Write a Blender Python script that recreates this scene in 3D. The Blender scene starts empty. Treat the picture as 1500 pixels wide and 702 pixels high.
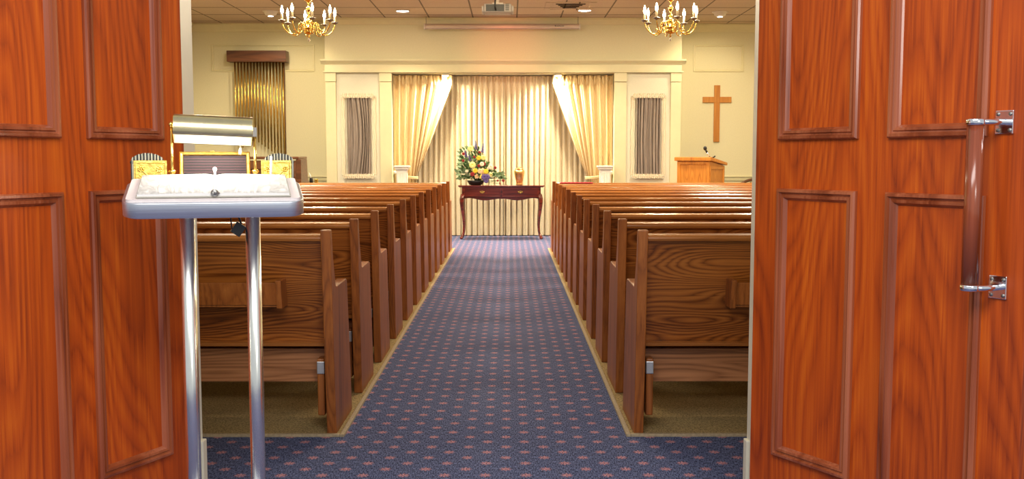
import bpy, bmesh, math, random
from mathutils import Vector, Matrix
R = math.radians; PI = math.pi
sc = bpy.context.scene; C = sc.collection
rnd = random.Random(7)

# ------------------------------------------------------------------ mesh helper
class MB:
    def __init__(s): s.v = []; s.f = []; s.sm = []
    def add(s, vs, fs, smooth=False, M=None):
        o = len(s.v)
        for p in vs:
            p = Vector(p)
            s.v.append(tuple(M @ p) if M else tuple(p))
        for f in fs: s.f.append(tuple(o+i for i in f)); s.sm.append(smooth)
        return s
    def box(s, x0, x1, y0, y1, z0, z1, M=None):
        vs = [(x,y,z) for z in (z0,z1) for y in (y0,y1) for x in (x0,x1)]
        return s.add(vs, [(0,2,3,1),(4,5,7,6),(0,1,5,4),(2,6,7,3),(0,4,6,2),(1,3,7,5)], False, M)
    def prism(s, pts, a0, a1, axis='x', M=None, smooth=False):
        # pts: outline in the two other axes; extruded along axis
        n = len(pts)
        def mk(a, p):
            if axis == 'x': return (a, p[0], p[1])
            if axis == 'y': return (p[0], a, p[1])
            return (p[0], p[1], a)
        vs = [mk(a0,p) for p in pts] + [mk(a1,p) for p in pts]
        s.add(vs, [(i, (i+1)%n, n+(i+1)%n, n+i) for i in range(n)], smooth, M)
        return s.add(vs, [tuple(range(n))[::-1], tuple(range(n,2*n))], False, M)
    def lathe(s, prof, n=24, M=None, smooth=True, flute=None):
        vs = []; fs = []
        for (r, z) in prof:
            for k in range(n):
                a = 2*PI*k/n
                rr = r*(1+(flute(a,z) if flute else 0))
                vs.append((rr*math.cos(a), rr*math.sin(a), z))
        for i in range(len(prof)-1):
            for k in range(n):
                a=i*n+k; b=i*n+(k+1)%n
                fs.append((a,b,b+n,a+n))
        s.add(vs, fs, smooth, M)
        m=len(prof)-1
        s.add([vs[k] for k in range(n)], [tuple(range(n))[::-1]], False, M)
        s.add([vs[m*n+k] for k in range(n)], [tuple(range(n))], False, M)
        return s
    def tube(s, path, r, n=10, M=None):
        path = [Vector(p) for p in path]; m = len(path)
        rs = r if isinstance(r, (list,tuple)) else [r]*m
        vs = []; prev = None
        for i,p in enumerate(path):
            t = (path[min(i+1,m-1)]-path[max(i-1,0)]).normalized()
            if prev is None:
                a = Vector((0,0,1)) if abs(t.z)<.9 else Vector((1,0,0))
                u = t.cross(a).normalized()
            else: u = (prev - t*prev.dot(t)).normalized()
            prev = u; w = t.cross(u)
            for k in range(n):
                an = 2*PI*k/n
                vs.append(tuple(p + u*rs[i]*math.cos(an) + w*rs[i]*math.sin(an)))
        fs = []
        for i in range(m-1):
            for k in range(n):
                a=i*n+k; b=i*n+(k+1)%n
                fs.append((a,b,b+n,a+n))
        s.add(vs, fs, True, M)
        s.add(vs[:n], [tuple(range(n))[::-1]], False, M); s.add(vs[-n:], [tuple(range(n))], False, M)
        return s
    def ball(s, c, r, n=12, m=8, M=None):
        if not isinstance(r,(tuple,list)): r=(r,r,r)
        vs=[(c[0],c[1],c[2]-r[2])]
        for i in range(1,m):
            ph=-PI/2+PI*i/m
            for k in range(n):
                a=2*PI*k/n
                vs.append((c[0]+r[0]*math.cos(ph)*math.cos(a), c[1]+r[1]*math.cos(ph)*math.sin(a), c[2]+r[2]*math.sin(ph)))
        vs.append((c[0],c[1],c[2]+r[2])); fs=[]
        for k in range(n): fs.append((0,1+(k+1)%n,1+k))
        for i in range(m-2):
            for k in range(n):
                a=1+i*n+k; b=1+i*n+(k+1)%n
                fs.append((a,b,b+n,a+n))
        L=len(vs)-1
        for k in range(n): fs.append((L,1+(m-2)*n+k,1+(m-2)*n+(k+1)%n))
        return s.add(vs,fs,True,M)
    def grid(s, fn, nu, nv, smooth=True, M=None):
        vs=[fn(i/nu, j/nv) for j in range(nv+1) for i in range(nu+1)]
        fs=[(j*(nu+1)+i, j*(nu+1)+i+1, (j+1)*(nu+1)+i+1, (j+1)*(nu+1)+i) for j in range(nv) for i in range(nu)]
        return s.add(vs,fs,smooth,M)
    def ringframe(s, x0, x1, z0, z1, prof, y=0, sgn=-1, M=None):
        # mitred rectangular moulding lying on the plane y; prof = (inset, height)
        vs=[]; fs=[]
        for ins,h in prof:
            yy=y+sgn*h
            vs += [(x0+ins,yy,z0+ins),(x1-ins,yy,z0+ins),(x1-ins,yy,z1-ins),(x0+ins,yy,z1-ins)]
        for i in range(len(prof)-1):
            for k in range(4):
                a=i*4+k; b=i*4+(k+1)%4
                fs.append((a,b,b+4,a+4))
        i=len(prof)-1
        for k in range(4):
            a=i*4+k; b=i*4+(k+1)%4
            fs.append((a,b,(k+1)%4,k))
        return s.add(vs,fs,False,M)
    def build(s, name, mat, parent=None, bevel=0, solid=0, seg=2, recalc=True):
        me = bpy.data.meshes.new(name); me.from_pydata(s.v, [], s.f)
        me.polygons.foreach_set('use_smooth', s.sm)
        if recalc:
            bm=bmesh.new(); bm.from_mesh(me)
            bmesh.ops.remove_doubles(bm, verts=bm.verts, dist=1e-6)
            bmesh.ops.recalc_face_normals(bm, faces=bm.faces); bm.to_mesh(me); bm.free()
        me.materials.append(mat); me.update()
        o = bpy.data.objects.new(name, me); C.objects.link(o)
        if parent: o.parent = parent
        if solid:
            m=o.modifiers.new('s','SOLIDIFY'); m.thickness=solid
        if bevel:
            m=o.modifiers.new('b','BEVEL'); m.width=bevel; m.segments=seg; m.limit_method='ANGLE'; m.angle_limit=R(40)
        return o

def tag(o, label, cat, group=None, kind=None):
    o['label']=label; o['category']=cat
    if group: o['group']=group
    if kind: o['kind']=kind
    return o
def thing(name, label, cat, loc=(0,0,0), rz=0, group=None, kind=None):
    o=bpy.data.objects.new(name,None); C.objects.link(o)
    o.location=loc; o.rotation_euler=(0,0,rz); o.empty_display_size=.1
    return tag(o,label,cat,group,kind)
def kids(o): return [c for c in C.objects if c.parent is o]
def copy_tree(o, parent=None):
    c=o.copy(); C.objects.link(c); c.parent=parent
    for ch in kids(o): copy_tree(ch,c)
    return c
def part(mb,name,mat,parent,label=None,**k):
    o=mb.build(name,mat,parent,**k)
    if label: o['label']=label
    return o

# ------------------------------------------------------------------ materials
def new_mat(name):
    m=bpy.data.materials.new(name); m.use_nodes=True
    nt=m.node_tree; b=nt.nodes['Principled BSDF']; return m,nt,b
def N(nt,t,**k):
    n=nt.nodes.new(t)
    for a,v in k.items():
        if a in n.inputs.keys(): n.inputs[a].default_value=v
        else: setattr(n,a,v)
    return n
def plain(name, col, rough=.5, metal=0, var=.08, scale=30, bump=0, spec=None, coat=0, sheen=0, stretch=None):
    m,nt,b=new_mat(name)
    tc=N(nt,'ShaderNodeTexCoord'); mp=N(nt,'ShaderNodeMapping'); no=N(nt,'ShaderNodeTexNoise',Scale=scale,Detail=3.0)
    if stretch: mp.inputs['Scale'].default_value=stretch
    nt.links.new(tc.outputs['Object'],mp.inputs['Vector']); nt.links.new(mp.outputs[0],no.inputs['Vector'])
    cr=N(nt,'ShaderNodeValToRGB')
    cr.color_ramp.elements[0].position=.3; cr.color_ramp.elements[1].position=.7
    cr.color_ramp.elements[0].color=(*[c*(1-var) for c in col],1); cr.color_ramp.elements[1].color=(*[min(1,c*(1+var)) for c in col],1)
    nt.links.new(no.outputs['Fac'],cr.inputs[0]); nt.links.new(cr.outputs[0],b.inputs['Base Color'])
    b.inputs['Roughness'].default_value=rough; b.inputs['Metallic'].default_value=metal
    if spec is not None: b.inputs['Specular IOR Level'].default_value=spec
    if coat: b.inputs['Coat Weight'].default_value=coat; b.inputs['Coat Roughness'].default_value=.1
    if sheen: b.inputs['Sheen Weight'].default_value=sheen
    if bump:
        bp=N(nt,'ShaderNodeBump',Strength=bump,Distance=.01); nt.links.new(no.outputs['Fac'],bp.inputs['Height']); nt.links.new(bp.outputs[0],b.inputs['Normal'])
    return m
def emit(name,col,st):
    m,nt,b=new_mat(name); b.inputs['Base Color'].default_value=(*col,1)
    b.inputs['Emission Color'].default_value=(*col,1); b.inputs['Emission Strength'].default_value=st
    return m
def wood(name, dark, mid, light, along='z', rough=.3, freq=26, sc_across=5., sc_along=.55, coat=.3, fine=.5, bump=.05, contrast=1.):
    m,nt,b=new_mat(name)
    tc=N(nt,'ShaderNodeTexCoord'); oi=N(nt,'ShaderNodeObjectInfo')
    ml=N(nt,'ShaderNodeVectorMath',operation='SCALE'); ml.inputs[0].default_value=(13.1,7.7,9.3)
    nt.links.new(oi.outputs['Random'],ml.inputs['Scale'])
    ad=N(nt,'ShaderNodeVectorMath',operation='ADD'); nt.links.new(tc.outputs['Object'],ad.inputs[0]); nt.links.new(ml.outputs[0],ad.inputs[1])
    def scaled(a,c):
        mp=N(nt,'ShaderNodeMapping'); s=[a,a,a]; s['xyz'.index(along)]=c
        mp.inputs['Scale'].default_value=s; nt.links.new(ad.outputs[0],mp.inputs['Vector']); return mp
    m1=scaled(sc_across,sc_along)
    n1=N(nt,'ShaderNodeTexNoise',Scale=1.0,Detail=1.5,Roughness=.45); nt.links.new(m1.outputs[0],n1.inputs['Vector'])
    m2=scaled(120,2.2)
    n2=N(nt,'ShaderNodeTexNoise',Scale=1.0,Detail=3.0,Roughness=.6); nt.links.new(m2.outputs[0],n2.inputs['Vector'])
    m3=scaled(9,.5)
    n3=N(nt,'ShaderNodeTexNoise',Scale=1.0,Detail=2.0); nt.links.new(m3.outputs[0],n3.inputs['Vector'])
    # growth-ring lines (contours of a stretched noise, roughened by the fine noise), fine pores, broad tone
    rg=N(nt,'ShaderNodeMath',operation='MULTIPLY'); rg.inputs[1].default_value=.5; nt.links.new(n2.outputs['Fac'],rg.inputs[0])
    mu=N(nt,'ShaderNodeMath',operation='MULTIPLY_ADD'); mu.inputs[1].default_value=freq*2; nt.links.new(n1.outputs['Fac'],mu.inputs[0]); nt.links.new(rg.outputs[0],mu.inputs[2])
    pp=N(nt,'ShaderNodeMath',operation='PINGPONG'); pp.inputs[1].default_value=.5; nt.links.new(mu.outputs[0],pp.inputs[0])
    p2=N(nt,'ShaderNodeMath',operation='MULTIPLY'); p2.inputs[1].default_value=2; nt.links.new(pp.outputs[0],p2.inputs[0])
    fr=N(nt,'ShaderNodeMath',operation='POWER'); fr.inputs[1].default_value=.55; nt.links.new(p2.outputs[0],fr.inputs[0])
    a=N(nt,'ShaderNodeMath',operation='MULTIPLY'); a.inputs[1].default_value=.34*contrast; nt.links.new(fr.outputs[0],a.inputs[0])
    c=N(nt,'ShaderNodeMath',operation='MULTIPLY_ADD'); c.inputs[1].default_value=fine; nt.links.new(n2.outputs['Fac'],c.inputs[0]); nt.links.new(a.outputs[0],c.inputs[2])
    d=N(nt,'ShaderNodeMath',operation='MULTIPLY_ADD'); d.inputs[1].default_value=.55; nt.links.new(n3.outputs['Fac'],d.inputs[0]); nt.links.new(c.outputs[0],d.inputs[2])
    cr=N(nt,'ShaderNodeValToRGB'); e=cr.color_ramp.elements
    e[0].position=.38; e[0].color=(*dark,1); e[1].position=.98; e[1].color=(*light,1)
    k=e.new(.68); k.color=(*mid,1)
    nt.links.new(d.outputs[0],cr.inputs[0]); nt.links.new(cr.outputs[0],b.inputs['Base Color'])
    b.inputs['Roughness'].default_value=rough; b.inputs['Coat Weight'].default_value=coat; b.inputs['Coat Roughness'].default_value=.12
    bp=N(nt,'ShaderNodeBump',Strength=bump,Distance=.002); nt.links.new(d.outputs[0],bp.inputs['Height']); nt.links.new(bp.outputs[0],b.inputs['Normal'])
    return m

M={}
M['door']=wood('cherry_veneer',(.19,.018,.001),(.47,.068,.002),(.72,.155,.006),'z',.42,freq=15,sc_across=3.4,sc_along=.40,coat=.0,fine=.5,contrast=.55)
M['mould']=wood('dark_cherry_moulding',(.13,.022,.006),(.27,.058,.018),(.44,.13,.055),'z',.28,freq=3,coat=.35)
M['grip']=wood('cherry_grip',(.10,.018,.006),(.22,.045,.015),(.34,.08,.03),'z',.22,freq=3,coat=.3)
M['pew']=wood('stained_oak',(.022,.005,.001),(.17,.044,.006),(.38,.125,.022),'x',.33,freq=24,sc_across=4.2,sc_along=.8,coat=.2,fine=.5,contrast=1.15)
M['pew_board']=wood('oak_board',(.10,.034,.012),(.27,.105,.04),(.44,.19,.08),'x',.4,freq=9,sc_across=6,sc_along=.8,coat=.1)
M['pew_end']=wood('stained_oak_end',(.11,.028,.005),(.29,.085,.014),(.44,.15,.03),'z',.42,freq=8,sc_across=6,sc_along=.5,coat=.05,contrast=.7)
M['pew_cap']=wood('oak_cap',(.24,.075,.014),(.40,.145,.032),(.54,.23,.065),'x',.27,freq=4,coat=.3,contrast=.7)
M['lectern']=wood('honey_oak',(.34,.10,.012),(.60,.215,.028),(.74,.31,.05),'z',.38,freq=10,sc_across=7,sc_along=.9,coat=.15)
M['cross']=wood('cross_oak',(.30,.10,.012),(.46,.17,.02),(.6,.26,.04),'z',.4,freq=5,sc_across=20)
M['mahog']=wood('mahogany',(.035,.006,.003),(.10,.013,.008),(.22,.03,.02),'x',.15,freq=4,coat=.8)
M['mahog_face']=wood('mahogany_face',(.04,.005,.004),(.095,.012,.008),(.17,.026,.016),'x',.2,freq=4,coat=.6)
M['walnut']=wood('walnut',(.04,.014,.005),(.10,.036,.013),(.18,.07,.03),'x',.4,freq=6)
M['header']=wood('chime_header',(.05,.013,.004),(.10,.028,.008),(.16,.05,.015),'x',.5,freq=6)
M['wall']=plain('cream_wall',(.745,.705,.475),.75,0,.03,60,.06)
M['wallw']=plain('pale_panel',(.74,.72,.58),.8,0,.03,60,.05)
M['trim']=plain('cream_trim',(.74,.69,.44),.4,0,.02,10)
M['jamb']=plain('jamb_paint',(.76,.74,.60),.35,0,.03,10)
M['brass']=plain('brass',(.86,.58,.16),.17,1,.06,20)
M['chime']=plain('chime_brass',(.80,.56,.16),.25,1,.08,12,stretch=(1,1,.3))
M['gold']=plain('stamped_gold',(.95,.62,.14),.34,1,.15,60,.25)
M['chrome']=plain('chrome',(.82,.84,.88),.12,1,.03,20)
M['alu']=plain('brushed_aluminium',(.66,.70,.76),.42,1,.08,40,.04,stretch=(.1,1,8))
M['pole']=plain('nickel_pole',(.92,.92,.84),.24,1,.03,20)
M['steel']=plain('grey_steel',(.32,.31,.29),.4,1,.08,20)
M['shade_in']=plain('white_enamel',(.93,.90,.80),.4,0,.02,10)
M['black']=plain('black_plastic',(.012,.012,.013),.4,0,.1,20)
M['soot']=plain('dull_black',(.006,.006,.006),1,0,.1,20,spec=0)
M['proj']=plain('projector_grey',(.42,.40,.38),.45,0,.03,20)
M['antique']=plain('antique_brass',(.60,.51,.30),.26,1,.06,20)
M['dark']=plain('dark_plastic',(.05,.055,.05),.4,0,.1,20)
M['white']=plain('white_plastic',(.75,.70,.62),.4,0,.03,20)
M['liner']=plain('liner_board',(.70,.62,.60),.6,0,.03,40)
M['paper']=plain('paper',(.85,.83,.80),.8,0,.02,40)
M['cover']=plain('book_cover',(.42,.40,.34),.5,0,.03,40)
M['sheer']=plain('cream_sheer',(.78,.68,.47),.85,0,.05,40,.05,sheen=.3)
M['swag']=plain('gold_drape',(.78,.60,.31),.7,0,.04,30,.05,sheen=.4)
M['greysheer']=plain('grey_voile',(.30,.25,.215),.85,0,.3,14,stretch=(5,1,.2))
M['lace']=plain('cream_lace',(.80,.72,.55),.85,0,.08,90,.3)
M['marble']=plain('white_pedestal',(.80,.77,.70),.4,0,.03,8)
M['leaf']=plain('leaf_green',(.06,.13,.035),.6,0,.35,20)
M['leafp']=plain('leaf_grey_green',(.20,.30,.16),.6,0,.25,20)
M['yellow']=plain('yellow_petals',(.90,.68,.05),.7,0,.12,60)
M['pyellow']=plain('pale_yellow_petals',(.90,.84,.32),.7,0,.1,60)
M['peach']=plain('peach_petals',(.92,.62,.34),.7,0,.1,60)
M['cream']=plain('cream_petals',(.90,.82,.62),.7,0,.1,60)
M['redf']=plain('red_petals',(.30,.02,.02),.7,0,.2,60)
M['purple']=plain('purple_petals',(.14,.10,.30),.7,0,.3,60)
M['redcloth']=plain('red_cloth',(.42,.02,.03),.7,0,.1,60)
M['urn']=plain('satin_gold',(.90,.60,.27),.27,1,.06,20)
M['glass']=plain('crystal',(.9,.88,.8),.05,.4,.03,20)
M['bulb']=emit('lit_bulb',(1,.80,.52),45)
M['down']=emit('downlight_glow',(1,.86,.80),14)
M['niche']=emit('niche_lamp_glow',(1,.93,.75),40)
M['tube']=emit('reading_lamp_tube',(1,.93,.80),7)
M['candle']=plain('candle_sleeve',(.85,.75,.50),.5,0,.03,20)

# striped cards
def striped(name, c1, c2, freq, axis='x'):
    m,nt,b=new_mat(name); tc=N(nt,'ShaderNodeTexCoord'); wv=N(nt,'ShaderNodeTexWave',Scale=freq,Distortion=.6)
    wv.bands_direction=axis.upper(); nt.links.new(tc.outputs['Object'],wv.inputs['Vector'])
    cr=N(nt,'ShaderNodeValToRGB'); cr.color_ramp.elements[0].color=(*c1,1); cr.color_ramp.elements[1].color=(*c2,1)
    cr.color_ramp.elements[0].position=.35; cr.color_ramp.elements[1].position=.65
    nt.links.new(wv.outputs['Fac'],cr.inputs[0]); nt.links.new(cr.outputs[0],b.inputs['Base Color']); b.inputs['Roughness'].default_value=.7
    return m
M['fan']=striped('striped_card',(.02,.022,.022),(.52,.50,.38),38)
M['grille']=striped('grooved_felt',(.008,.003,.004),(.045,.016,.020),42,'z')
M['uph']=striped('striped_upholstery',(.12,.05,.02),(.5,.36,.16),9)

# carpet with staggered blossoms
def carpet():
    m,nt,b=new_mat('blue_flowered_carpet'); L=nt.links
    tc=N(nt,'ShaderNodeTexCoord')
    def lattice(ox,oy):
        mp=N(nt,'ShaderNodeMapping'); mp.inputs['Scale'].default_value=(1/.157,1/.149,1); mp.inputs['Location'].default_value=(ox,oy,0)
        L.new(tc.outputs['Object'],mp.inputs['Vector'])
        f=N(nt,'ShaderNodeVectorMath',operation='FRACTION'); L.new(mp.outputs[0],f.inputs[0])
        s=N(nt,'ShaderNodeVectorMath',operation='SUBTRACT'); s.inputs[1].default_value=(.5,.5,0); L.new(f.outputs[0],s.inputs[0])
        sp=N(nt,'ShaderNodeSeparateXYZ'); L.new(s.outputs[0],sp.inputs[0])
        at=N(nt,'ShaderNodeMath',operation='ARCTAN2'); L.new(sp.outputs[0],at.inputs[0]); L.new(sp.outputs[1],at.inputs[1])
        m6=N(nt,'ShaderNodeMath',operation='MULTIPLY'); m6.inputs[1].default_value=8; L.new(at.outputs[0],m6.inputs[0])
        co=N(nt,'ShaderNodeMath',operation='COSINE'); L.new(m6.outputs[0],co.inputs[0])
        rad=N(nt,'ShaderNodeMath',operation='MULTIPLY_ADD'); rad.inputs[1].default_value=.035; rad.inputs[2].default_value=.14; L.new(co.outputs[0],rad.inputs[0])
        cb=N(nt,'ShaderNodeCombineXYZ'); L.new(sp.outputs[0],cb.inputs[0]); L.new(sp.outputs[1],cb.inputs[1])
        ln=N(nt,'ShaderNodeVectorMath',operation='LENGTH'); L.new(cb.outputs[0],ln.inputs[0])
        su=N(nt,'ShaderNodeMath',operation='SUBTRACT'); L.new(rad.outputs[0],su.inputs[0]); L.new(ln.outputs['Value'],su.inputs[1])
        st=N(nt,'ShaderNodeMath',operation='MULTIPLY',use_clamp=True); st.inputs[1].default_value=28; L.new(su.outputs[0],st.inputs[0])
        # dark eye of the blossom
        return st
    a=lattice(.59,.05); c=lattice(.09,.55)
    mx=N(nt,'ShaderNodeMath',operation='MAXIMUM'); L.new(a.outputs[0],mx.inputs[0]); L.new(c.outputs[0],mx.inputs[1])
    no=N(nt,'ShaderNodeTexNoise',Scale=170.0,Detail=2.0); L.new(tc.outputs['Object'],no.inputs['Vector'])
    mp2=N(nt,'ShaderNodeMapping'); mp2.inputs['Scale'].default_value=(260,48,1); L.new(tc.outputs['Object'],mp2.inputs['Vector'])
    n2=N(nt,'ShaderNodeTexNoise',Scale=1.0,Detail=2.0); L.new(mp2.outputs[0],n2.inputs['Vector'])
    cr=N(nt,'ShaderNodeValToRGB'); e=cr.color_ramp.elements
    e[0].position=.34; e[0].color=(.012,.017,.050,1); e[1].position=.66; e[1].color=(.145,.18,.35,1)
    L.new(n2.outputs['Fac'],cr.inputs[0])
    cf=N(nt,'ShaderNodeValToRGB'); e=cf.color_ramp.elements
    e[0].position=.38; e[0].color=(.13,.05,.08,1); e[1].position=.6; e[1].color=(.58,.31,.37,1)
    L.new(no.outputs['Fac'],cf.inputs[0])
    mix=N(nt,'ShaderNodeMixRGB'); L.new(mx.outputs[0],mix.inputs[0]); L.new(cr.outputs[0],mix.inputs[1]); L.new(cf.outputs[0],mix.inputs[2])
    L.new(mix.outputs[0],b.inputs['Base Color']); b.inputs['Roughness'].default_value=.9; b.inputs['Specular IOR Level'].default_value=.15
    bp=N(nt,'ShaderNodeBump',Strength=.4,Distance=.004); L.new(no.outputs['Fac'],bp.inputs['Height']); L.new(bp.outputs[0],b.inputs['Normal'])
    return m
M['carpet']=carpet()
M['beige']=plain('beige_carpet',(.32,.235,.11),.95,0,.5,130,.5,spec=.1)
M['edge']=plain('carpet_edge_strip',(.36,.29,.19),.85,0,.2,90)
def ceiling_mat():
    m,nt,b=new_mat('ceiling_tile'); L=nt.links; tc=N(nt,'ShaderNodeTexCoord')
    mp=N(nt,'ShaderNodeMapping'); mp.inputs['Scale'].default_value=(1/.65,1/.69,1); mp.inputs['Location'].default_value=(-.113/.65,-14.6/.69+22,0)
    L.new(tc.outputs['Object'],mp.inputs['Vector'])
    f=N(nt,'ShaderNodeVectorMath',operation='FRACTION'); L.new(mp.outputs[0],f.inputs[0]); sp=N(nt,'ShaderNodeSeparateXYZ'); L.new(f.outputs[0],sp.inputs[0])
    def edge(o,w):
        s=N(nt,'ShaderNodeMath',operation='SUBTRACT'); L.new(o,s.inputs[0]); s.inputs[1].default_value=.5
        ab=N(nt,'ShaderNodeMath',operation='ABSOLUTE'); L.new(s.outputs[0],ab.inputs[0])
        g=N(nt,'ShaderNodeMath',operation='GREATER_THAN'); L.new(ab.outputs[0],g.inputs[0]); g.inputs[1].default_value=.5-w; return g
    ex=edge(sp.outputs[0],.016); ey=edge(sp.outputs[1],.03)
    mx=N(nt,'ShaderNodeMath',operation='MAXIMUM'); L.new(ex.outputs[0],mx.inputs[0]); L.new(ey.outputs[0],mx.inputs[1])
    no=N(nt,'ShaderNodeTexNoise',Scale=60.0,Detail=4.0); L.new(tc.outputs['Object'],no.inputs['Vector'])
    cr=N(nt,'ShaderNodeValToRGB'); e=cr.color_ramp.elements; e[0].position=.3; e[1].position=.7
    e[0].color=(.54,.42,.30,1); e[1].color=(.62,.49,.35,1); L.new(no.outputs['Fac'],cr.inputs[0])
    mix=N(nt,'ShaderNodeMixRGB'); mix.inputs[2].default_value=(.16,.12,.08,1); L.new(mx.outputs[0],mix.inputs[0]); L.new(cr.outputs[0],mix.inputs[1])
    L.new(mix.outputs[0],b.inputs['Base Color']); b.inputs['Roughness'].default_value=.9
    bp=N(nt,'ShaderNodeBump',Strength=.3,Distance=.01); L.new(no.outputs['Fac'],bp.inputs['Height']); L.new(bp.outputs[0],b.inputs['Normal'])
    return m
M['ceil']=ceiling_mat()

# ------------------------------------------------------------------ setting
XL,XR,YF,YB,CZ=-4.95,4.76,15.6,3.37,3.28      # chapel walls
BL,BR,BY=-2.75,2.575,14.95                    # projecting surround
NL,NR,NZ=-1.76,1.575,2.465                    # curtained recess
def struct(mb,name,mat,label,cat,parent=None,**k):
    o=mb.build(name,mat,parent,**k)
    if not parent: tag(o,label,cat,kind='structure')
    return o
struct(MB().box(XL-.3,XR+.3,-1.5,16.2,-.1,0),'floor',M['carpet'],'blue carpet with small pink blossoms running up the aisle','carpet')
for nm,a,b_,lab in (('floor_left',XL,-.742,'left'),('floor_right',.532,XR,'right')):
    struct(MB().box(a,b_,4.262,13.15,-.01,.006),nm,M['beige'],'beige carpet under the pews %s of the aisle'%lab,'carpet')
n=1
for (x0,x1,y0,y1,lab) in ((-.742,-.722,4.24,13.15,'pale edging strip along the left side of the aisle'),(.512,.532,4.24,13.15,'pale edging strip along the right side of the aisle'),
        (XL,-.742,4.24,4.262,'pale edging strip before the nearest left pew'),(.532,XR,4.24,4.262,'pale edging strip before the nearest right pew')):
    struct(MB().box(x0,x1,y0,y1,-.01,.012),'trim_%d'%n,M['edge'],lab,'carpet trim',bevel=.004); n+=1
struct(MB().box(XL-.15,XR+.15,YB,16.2,CZ,CZ+.1),'ceiling',M['ceil'],'suspended tiled ceiling of the chapel','ceiling')
struct(MB().box(XL-.15,XL,YB,YF+.15,0,CZ),'wall_left',M['wall'],'plain cream left side wall','wall')
struct(MB().box(XR,XR+.15,YB,YF+.15,0,CZ),'wall_right',M['wall'],'plain cream right side wall','wall')
# front wall: side bays, recess box, upper projecting face
struct(MB().box(XL,BL,YF,YF+.15,0,CZ),'wall_front_left',M['wall'],'cream front wall bay behind the chimes','wall')
struct(MB().box(BR,XR,YF,YF+.15,0,CZ),'wall_front_right',M['wall'],'cream front wall bay behind the cross','wall')
w=MB().box(BL,BR,BY,YF+.15,2.6,CZ).box(NL,NR,BY+.03,YF+.15,NZ,2.6)
struct(w,'wall_front_upper',M['wall'],'cream wall face above the curtained recess','wall')
struct(MB().box(BL,NL,BY+.05,YF+.15,0,2.6),'wall_recess_left',M['wall'],'cream wall left of the curtained recess','wall')
struct(MB().box(NR,BR,BY+.05,YF+.15,0,2.6),'wall_recess_right',M['wall'],'cream wall right of the curtained recess','wall')
struct(MB().box(NL,NR,YF,YF+.15,0,NZ),'wall_recess_back',M['wall'],'cream wall behind the long curtains','wall')
def t(mb,lab,mat='trim',bevel=.006,cat='trim'):
    global n
    o=struct(mb,'trim_%d'%n,M[mat],lab,cat,bevel=bevel); n+=1; return o
# cornice over the recess: profile extruded along x with returns
t(MB().prism([(BY,2.60),(BY-.03,2.60),(BY-.035,2.612),(BY-.07,2.635),(BY-.085,2.645),(BY-.085,2.668),(BY,2.668)],BL-.06,BR+.06,'x'),'projecting ledge moulding above the curtained recess')
t(MB().box(BL-.005,BR+.005,BY-.018,BY,2.495,2.60).box(BL-.03,BR+.03,BY-.035,BY,2.475,2.497),'flat cream frieze under the ledge of the recess')
for (a,b_,lab) in ((BL,-2.595,'far left cream pilaster of the surround'),(-1.94,NL,'cream pilaster at the left of the curtains'),(NR,1.755,'cream pilaster at the right of the curtains'),(2.42,BR,'far right cream pilaster of the surround')):
    t(MB().box(a,b_,BY-.005,BY+.05,0,2.335).box(a-.004,b_+.004,BY-.012,BY+.05,2.342,2.475),lab,bevel=.004)
for (a,b_,lab) in ((-2.595,-1.94,'pale recessed panel left of the curtains'),(1.755,2.42,'pale recessed panel right of the curtains')):
    t(MB().box(a,b_,BY+.035,BY+.05,0,2.475),lab,'wallw',0,'wall panel')
# crown mouldings
def crown(x0,x1,y):
    return [(y,CZ),(y,CZ-.13),(y-.015,CZ-.13),(y-.025,CZ-.115),(y-.03,CZ-.09),(y-.07,CZ-.04),(y-.08,CZ-.03),(y-.08,CZ)]
t(MB().prism(crown(0,0,YF),XL,BL,'x'),'crown moulding above the left bay with the chimes')
t(MB().prism(crown(0,0,YF),BR,XR,'x'),'crown moulding above the right bay with the cross')
t(MB().prism([(BY,CZ),(BY,CZ-.10),(BY-.02,CZ-.10),(BY-.06,CZ-.03),(BY-.06,CZ)],BL,BR,'x'),'crown moulding on the projecting centre wall')
cs=[(XL,CZ),(XL,CZ-.13),(XL+.015,CZ-.13),(XL+.03,CZ-.09),(XL+.07,CZ-.04),(XL+.08,CZ)]
t(MB().prism(cs,YB,YF,'y'),'crown moulding along the left side wall')
t(MB().prism([(XR+XL-x,z) for x,z in cs],YB,YF,'y'),'crown moulding along the right side wall')
rail=[(YF,.84),(YF-.012,.84),(YF-.018,.86),(YF-.02,.895),(YF-.035,.905),(YF-.035,.92),(YF,.92)]
t(MB().prism(rail,XL,BL,'x'),'chair rail on the left bay of the front wall')
t(MB().prism(rail,BR,XR,'x'),'chair rail on the right bay of the front wall')
PF=[(0,0),(0,.016),(.012,.018),(.02,.010),(.032,.012),(.036,0)]
t(MB().ringframe(-4.63,-3.03,2.545,2.965,PF,YF),'thin rectangular wall moulding behind the chime header',bevel=0)
t(MB().ringframe(2.87,3.655,2.545,2.965,PF,YF),'thin rectangular wall moulding above the cross',bevel=0)
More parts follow.
